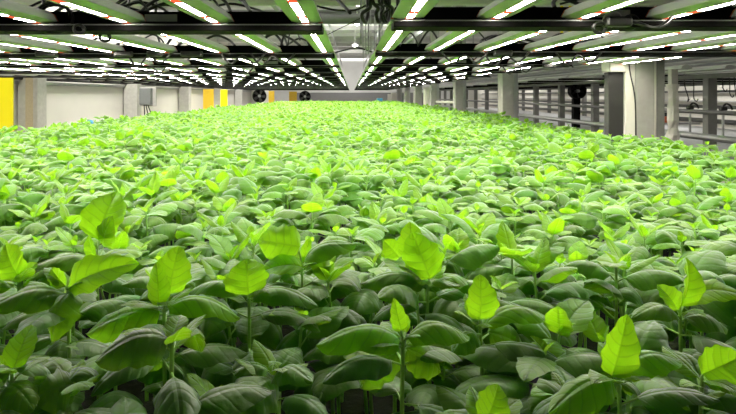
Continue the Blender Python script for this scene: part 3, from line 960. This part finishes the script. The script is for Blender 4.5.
# fans
def fan(px, py, D, R, label, post=False):
    c = P(px, py, D)
    e = empty('circulation_fan', c, label, 'fan', 'round black fans')
    m = MB(); S_ = 24
    for rr, y0, y1 in ((R, -.08, .08),):
        rings = []
        for yv, r1 in ((y0, rr), (y1, rr), (y1, rr * .9), (y0, rr * .9), (y0, rr)):
            rings.append([(r1 * math.cos(2 * math.pi * k / S_), yv, r1 * math.sin(2 * math.pi * k / S_)) for k in range(S_)])
        m.loft(rings, cap=False)
    m.build('shroud', M['black'], e, smooth=False)
    m = MB(); m.loft([[(R * .97 * math.cos(2 * math.pi * k / S_), yv, R * .97 * math.sin(2 * math.pi * k / S_)) for k in range(S_)] for yv in (.081, .09)]); m.build('back_plate', M['black'], e)
    for k in range(5):
        a = 2 * math.pi * k / 5
        ca, sa = math.cos(a), math.sin(a)
        def pt(r_, t, y): return (ca * r_ - sa * t, y, sa * r_ + ca * t)
        m = MB(); m.loft([[pt(R * .18, -.06 * R * 3, -.02), pt(R * .18, .03 * R * 3, .02), pt(R * .18, .03 * R * 3, .026), pt(R * .18, -.03 * R * 3, -.014)],
                          [pt(R * .85, -.09 * R * 3, -.04), pt(R * .85, .06 * R * 3, .03), pt(R * .85, .06 * R * 3, .036), pt(R * .85, -.09 * R * 3, -.034)]])
        m.build('blade', M['dark'], e)
    m = MB(); m.loft([[(r1 * math.cos(2 * math.pi * k / 16), yv, r1 * math.sin(2 * math.pi * k / 16)) for k in range(16)] for yv, r1 in ((-.07, R * .1), (-.06, R * .2), (.06, R * .2))]); m.build('hub', M['label'], e, smooth=True)
    if post:
        MB().box((-R * .42, .0, ACZ * 0 - c.z), (R * .42, .1, -R * .95)).build('post', M['black'], e)
    else:
        MB().tube([(0, 0, R * .95), (0, 0, CEILZ - c.z)], .02, 8).build('drop_rod', M['black'], e)
    return e
fan(259.5, 96, 29.5, .34, 'dark round fan at the far left end of the bed, nearer of two')
fan(305, 96.5, 31.5, .30, 'dark round fan at the far end, farther of two')
fan(577, 91, 9.9, .13, 'black fan on a dark post in the neighbouring rack', post=True)

# right side columns beside the bed
def column(D, X, w, d, label, k):
    e = empty('rack_column', (X, D, 0), label, 'column', 'grey columns along the right of the bed')
    h = CZ + (.26 + .0)
    top = CEILZ - .29
    MB().box((-w / 2, 0, 0), (w * .22, d, top), .006).build('column_shaft', M['concr'], e)
    MB().box((w * .22 + .001, .004, 0), (w / 2, d - .01, top), .004).build('edge_channel', M['zinc'], e)
    return e
cols = [4.72, 8.95, 13.0, 17.0, 21.2, 25.4, 29.6]
for k, D in enumerate(cols):
    if k == 0:
        e = empty('rack_column', (2.33, D, 0), 'thick concrete column at right with a cream box and dark panel on its side', 'column', 'grey columns along the right of the bed')
        MB().box((-.088, 0, 0), (.055, .3, CEILZ - .29), .006).build('column_shaft', M['concr'], e)
        MB().box((.056, .01, 0), (.075, .3, CEILZ - .29), .003).build('edge_channel', M['cream'], e)
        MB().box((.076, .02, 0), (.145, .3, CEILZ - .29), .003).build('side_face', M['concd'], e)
        MB().box((-.165, .02, .93), (-.089, .12, CEILZ - .29), .004).build('cream_panel', M['cream'], e)
        MB().box((-.285, .05, .93), (-.166, .14, CZ + .182), .004).build('dark_panel', M['dark'], e)
        MB().box((-.30, .0, CZ + .184), (-.166, .16, CZ + .42), .008).build('cream_box', M['cream'], e)
        MB().tube(crom([(-.16, -.006, CZ + .4), (-.145, -.006, CZ + .2), (-.11, -.008, CZ + .02), (-.098, -.008, CZ - .15), (-.096, -.008, CZ - .5)], 5), .005, 6).build('cable', M['rubber'], e, smooth=True)
    else:
        column(D, 2.37, .235, .3, f'grey concrete column right of the bed, {ORD[k]} from the camera', k)

# cream drum and white rail between far right columns
D = 19.3; x = (428 - VX) * D / F
e = empty('cream_tank', (x, D, 0), 'cream cylindrical tank standing between the far right columns', 'tank')
m = MB(); m.cyl((0, 0), .145, 0, CZ + .16, 24); m.build('tank_body', M['cream'], e, smooth=False)
m = MB(); m.cyl((0, 0), .16, CZ + .161, CZ + .25, 24); m.build('lid', M['cream'], e)
tag(MB().tube([P(436, 102, 17.2) + Vector((0, .35, 0)), P(458, 102.5, 13.4)], .035, 8).build('white_pipe', M['cream'], smooth=True), 'white horizontal pipe between two right columns', 'pipe')
tag(MB().box((-.05, -.3, -.06), (.20, .3, .06), .02).build('blue_bin', M['blue'], loc=P(378, 99.5, 27.5)), 'small blue bin at the far end of the basil', 'bin')
for k, (px, D, w, h) in enumerate(((391, 30.5, .5, .42), (399, 32, .4, .5), (386, 34, .3, .3), (412, 27, .35, .45))):
    p = P(px, 95, D)
    e = empty('equipment_cabinet', (p.x + .25, D, 0), ('white cabinet past the far right end of the bed, largest', 'grey cabinet behind the large white one at the far end', 'small cabinet at the far end near the gap', 'white cabinet between the far right columns')[k], 'cabinet', 'cabinets at the far right end')
    MB().box((-w / 2, -.2, 0), (w / 2, .2, CZ - .1 + h * .5), .01).build('cabinet_body', M['conc'] if k % 2 else M['cream'], e)
    MB().box((-w / 2 + .03, -.215, .1), (w / 2 - .03, -.201, CZ - .15 + h * .5), .004).build('door', M['ebox'] if k % 2 else M['wall'], e)

# ------------------------------------------------------------------ neighbouring rack to the right
RX = 3.6
rr = random.Random(9)
for k in range(14):
    D = 6.03 + 1.42 * k
    for q, X in enumerate((RX, RX + 2.6)):
        if q and k % 2 == 0: continue
        o = MB().box((-.045, -.05, 0), (.045, .05, CZ + .165), .005).build('rack_post', M['concd'], loc=(X, D, 0))
        tag(o, f'grey steel post of the neighbouring rack, {"front" if q == 0 else "rear"} row, {ORD[k]} from the camera', 'post', 'posts of the neighbouring rack')
e = empty('wrapped_post', (2.92, 5.45, 0), 'post wrapped in crumpled pale film right of the thick column', 'post')
m = MB(); rings = []
for i in range(26):
    z = i * (CZ + .10) / 25
    rad = .047 + rr.uniform(-.009, .009)
    rings.append([(rad * (1 + rr.uniform(-.22, .22)) * math.cos(2 * math.pi * k / 9), rad * (1 + rr.uniform(-.22, .22)) * math.sin(2 * math.pi * k / 9), z) for k in range(9)])
m.loft(rings); m.build('film_wrap', M['cream'], e)
m = MB(); m.box((-.030, -.030, CZ + .101), (.030, .030, CZ + .235)); m.build('post_top', M['conc'], e)
for k, (z, X, mt, r) in enumerate(((-.17, RX - .07, 'zinc', .022), (-.42, RX - .07, 'zinc', .035), (.06, RX + 2.5, 'zinc', .02), (-.20, RX + 2.5, 'zinc', .03), (-.44, RX + 2.5, 'zinc', .04))):
    o = MB().tube([(X, 5.2, CZ + z), (X, 28, CZ + z)], r, 10).build('rack_rail', M['duct' if k != 1 else 'zinc'], smooth=True)
    tag(o, f'{("upper front","lower front","upper rear","middle rear","lower rear")[k]} galvanised rail along the neighbouring rack', 'rail', 'rails of the neighbouring rack')
for k in range(9):
    D = 5.4 + k * 2.3
    o = MB().box((RX - .02, D, CZ - .62), (RX + 2.4, D + 2.26, CZ - .54), .01).build('empty_tray', M['zinc'])
    tag(o, f'empty flat tray on the neighbouring rack, {ORD[k]} from the camera', 'tray', 'empty trays on the neighbouring rack')
e = empty('orange_case', (P(666, 119, 6.9).x, 6.9, P(666, 119, 6.9).z), 'small orange case with black lid behind the thick column', 'case')
MB().box((-.075, -.05, -.04), (.075, .05, .03), .01).build('case_body', M['orange'], e)
MB().box((-.05, -.04, .031), (.05, .04, .075), .012).build('case_lid', M['rubber'], e)
MB().box((-.1, -.08, -.06), (.35, .08, -.0405)).build('shelf', M['zinc'], e)
for k, (px, D) in enumerate(((684, 6.8), (693, 7.2), (703, 7.0), (722, 6.9), (729, 7.3), (734, 6.8))):
    x = (px - VX) * D / F
    ln = rr.uniform(.13, .25)
    tag(MB().tube(crom([(x, D, CZ + .235), (x + .01, D, CZ + .1), (x + .02 + rr.uniform(-.02, .03), D, CZ + .22 - ln), (x + .04, D, CZ + .17 - ln), (x + .06, D, CZ + .20 - ln)], 5), .006, 6).build('hanging_cable', M['rubber'], smooth=True),
        f'short black cable end hanging loose in the neighbouring rack, {ORD[k]} right of the thick column', 'cable', 'loose cable ends in the neighbouring rack')
for k, (px, py) in enumerate(((690, 111), (723, 112))):
    D = 6.0
    p = P(px, py, D); x = RX - .07
    e = empty('rail_hook', (x, (x) * F / (px - VX), CZ - .17), f'black hook clamp on the upper front rail, {("left","right")[k]} one', 'hook', 'hook clamps on the rail')
    MB().box((-.03, -.03, .022), (.03, .03, .06), .008).build('clamp', M['rubber'], e)
    MB().tube(crom([(0, 0, .06), (.03, 0, .085), (.07, 0, .07), (.09, 0, .03)], 4), .01, 6).build('hook_arm', M['rubber'], e, smooth=True)
    MB().tube([(0, 0, -.023), (0, 0, -.25)], .012, 6).build('hanger', M['zinc'], e)
for q, X in enumerate((RX, RX + 2.6)):
    o = MB().box((X - .03, 5.3, CZ + .1655), (X + .03, 28, CZ + .2115), .004).build('rack_side_beam', M['concd'])
    tag(o, f'long grey top beam along the {("front", "rear")[q]} posts of the neighbouring rack', 'beam')
# its unlit lights and beams
for j in range(13):
    D = 6.9 + 1.5 * j
    o = MB().box((2.95, D, CZ + .212), (8.2, D + .16, CZ + .235), .004).build('dark_crossbeam', M['black'])
    tag(o, f'dark crossbeam of the neighbouring rack, {ORD[j]} from the camera', 'beam', 'crossbeams of the neighbouring rack')
m = MB(); m.loft([[(x, y, z) for x, z in prof()] for y in (0, 1.38)]); o = m.build('housing', M['dullhouse']); hme = o.data; bpy.data.objects.remove(o)
m = MB(); m.box((-.0115, .02, -.0006), (.0115, 1.36, .003)); o = m.build('led_strip', M['house']); sme = o.data; bpy.data.objects.remove(o)
for r_ in range(12):
    for j in range(12):
        if rr.random() < .12: continue
        x = 3.1 + .40 * r_; y = 5.545 + 1.5 * j
        e = empty('unlit_grow_light', (x, y, CZ + .2356), f'unlit grey light bar over the neighbouring rack, {ORD[r_]} row out, {ORD[j]} bay back', 'grow light', 'unlit light bars of the neighbouring rack')
        add_obj('housing', hme, e); add_obj('led_strip', sme, e)
for q in range(12):
    y = 7.2 + 1.75 * q
    tag(MB().box((2.6, y, CZ + .60), (8.6, y + .07, CZ + .68), .004).build('service_beam', M['duct']), f'dark service beam above the neighbouring rack, {ORD[q]} from the camera', 'beam', 'service beams above the neighbouring rack')
for q in range(9):
    x = 2.75 + .62 * q
    tag(MB().tube([(x, 5.2, CZ + .565), (x, 29, CZ + .565)], .034, 10).build('service_tube', M['dullhouse' if q % 2 else 'zinc'], smooth=True), f'long grey tube above the neighbouring rack, {ORD[q]} out from the bed', 'tube', 'grey tubes above the neighbouring rack')
for q, x in enumerate((3.6, 6.2)):
    for y in (7.235, 17.735, 26.485):
        tag(MB().box((x - .02, y - .02, CZ + .681), (x + .02, y + .02, CEILZ)).build('drop_rod', M['zinc']), 'grey rod hanging the service beams from the ceiling', 'rod', 'rods holding the service beams')
# right wall lines
for k, z in enumerate((.9, 1.15, 1.38, 1.6)):
    struct(MB().box((WX1 - .05, 5, z), (WX1 - .001, 45, z + .035)).build('trim_%d' % (k + 30), M['dullhouse']))
# yellow stair / ladder bits high up
for k, (px, D) in enumerate(((456, 16), (570, 16))):
    p = P(px, 3, D)
    e = empty('yellow_bracket', (p.x, D, CEILZ), f'yellow hanging bracket under the ceiling, {("nearer the gap","farther right")[k]}', 'bracket', 'yellow brackets overhead')
    for q in (-.22, 0, .22):
        MB().box((q - .03, -.03, -1.0 + 0), (q + .03, .03, -.001)).build('rod', M['yellow'], e)
    MB().box((-.26, -.035, -.62), (.26, .035, -.54)).build('crossbar', M['yellow'], e)

# ------------------------------------------------------------------ light
def area(name, loc, sx, sy, power, col=(1, .97, .92), rot=(0, 0, 0)):
    l = bpy.data.lights.new(name, 'AREA'); l.shape = 'RECTANGLE'; l.size = sx; l.size_y = sy; l.energy = power; l.color = col
    o = bpy.data.objects.new(name, l); COL.objects.link(o); o.location = loc; o.rotation_euler = rot
    return o


for k, y in enumerate((6, 14, 22, 30, 40)):  # added fill lights brightening the side walls and aisles
    area('aisle_fill_left', (-5.2, y, CEILZ - .35), .5, 4, 190)
    area('aisle_fill_right', (7.6, y, CEILZ - .35), .8, 4, 170)
area('end_wall_fill', (.3, 41, CZ + 2.2), 3, .4, 160, rot=(math.radians(60), 0, 0))  # added fill aimed at the far wall to brighten it
for k, y in enumerate((6, 14, 22, 34)):      # added upward fill to brighten the ceiling
    area('ceiling_fill', (0, y, CZ + 1.0), 6, .5, 110, rot=(math.pi, 0, 0))
w = bpy.data.worlds.new('world'); S.world = w; w.use_nodes = True
w.node_tree.nodes['Background'].inputs[0].default_value = (.5, .5, .48, 1)
w.node_tree.nodes['Background'].inputs[1].default_value = .04

# ------------------------------------------------------------------ camera
cd = bpy.data.cameras.new('camera'); cam = bpy.data.objects.new('camera', cd); COL.objects.link(cam)
cam.location = (0, 0, CZ); cam.rotation_euler = (math.pi / 2, 0, 0)
cd.sensor_width = 36; cd.lens = 36 * F / 736
cd.shift_x = (368 - VX) / 736; cd.shift_y = -(207 - VY) / 736
cd.clip_start = .02; cd.clip_end = 200
S.camera = cam
S.view_settings.view_transform = 'Standard'; S.view_settings.look = 'None'; S.view_settings.gamma = 1
S.view_settings.exposure = 0.0
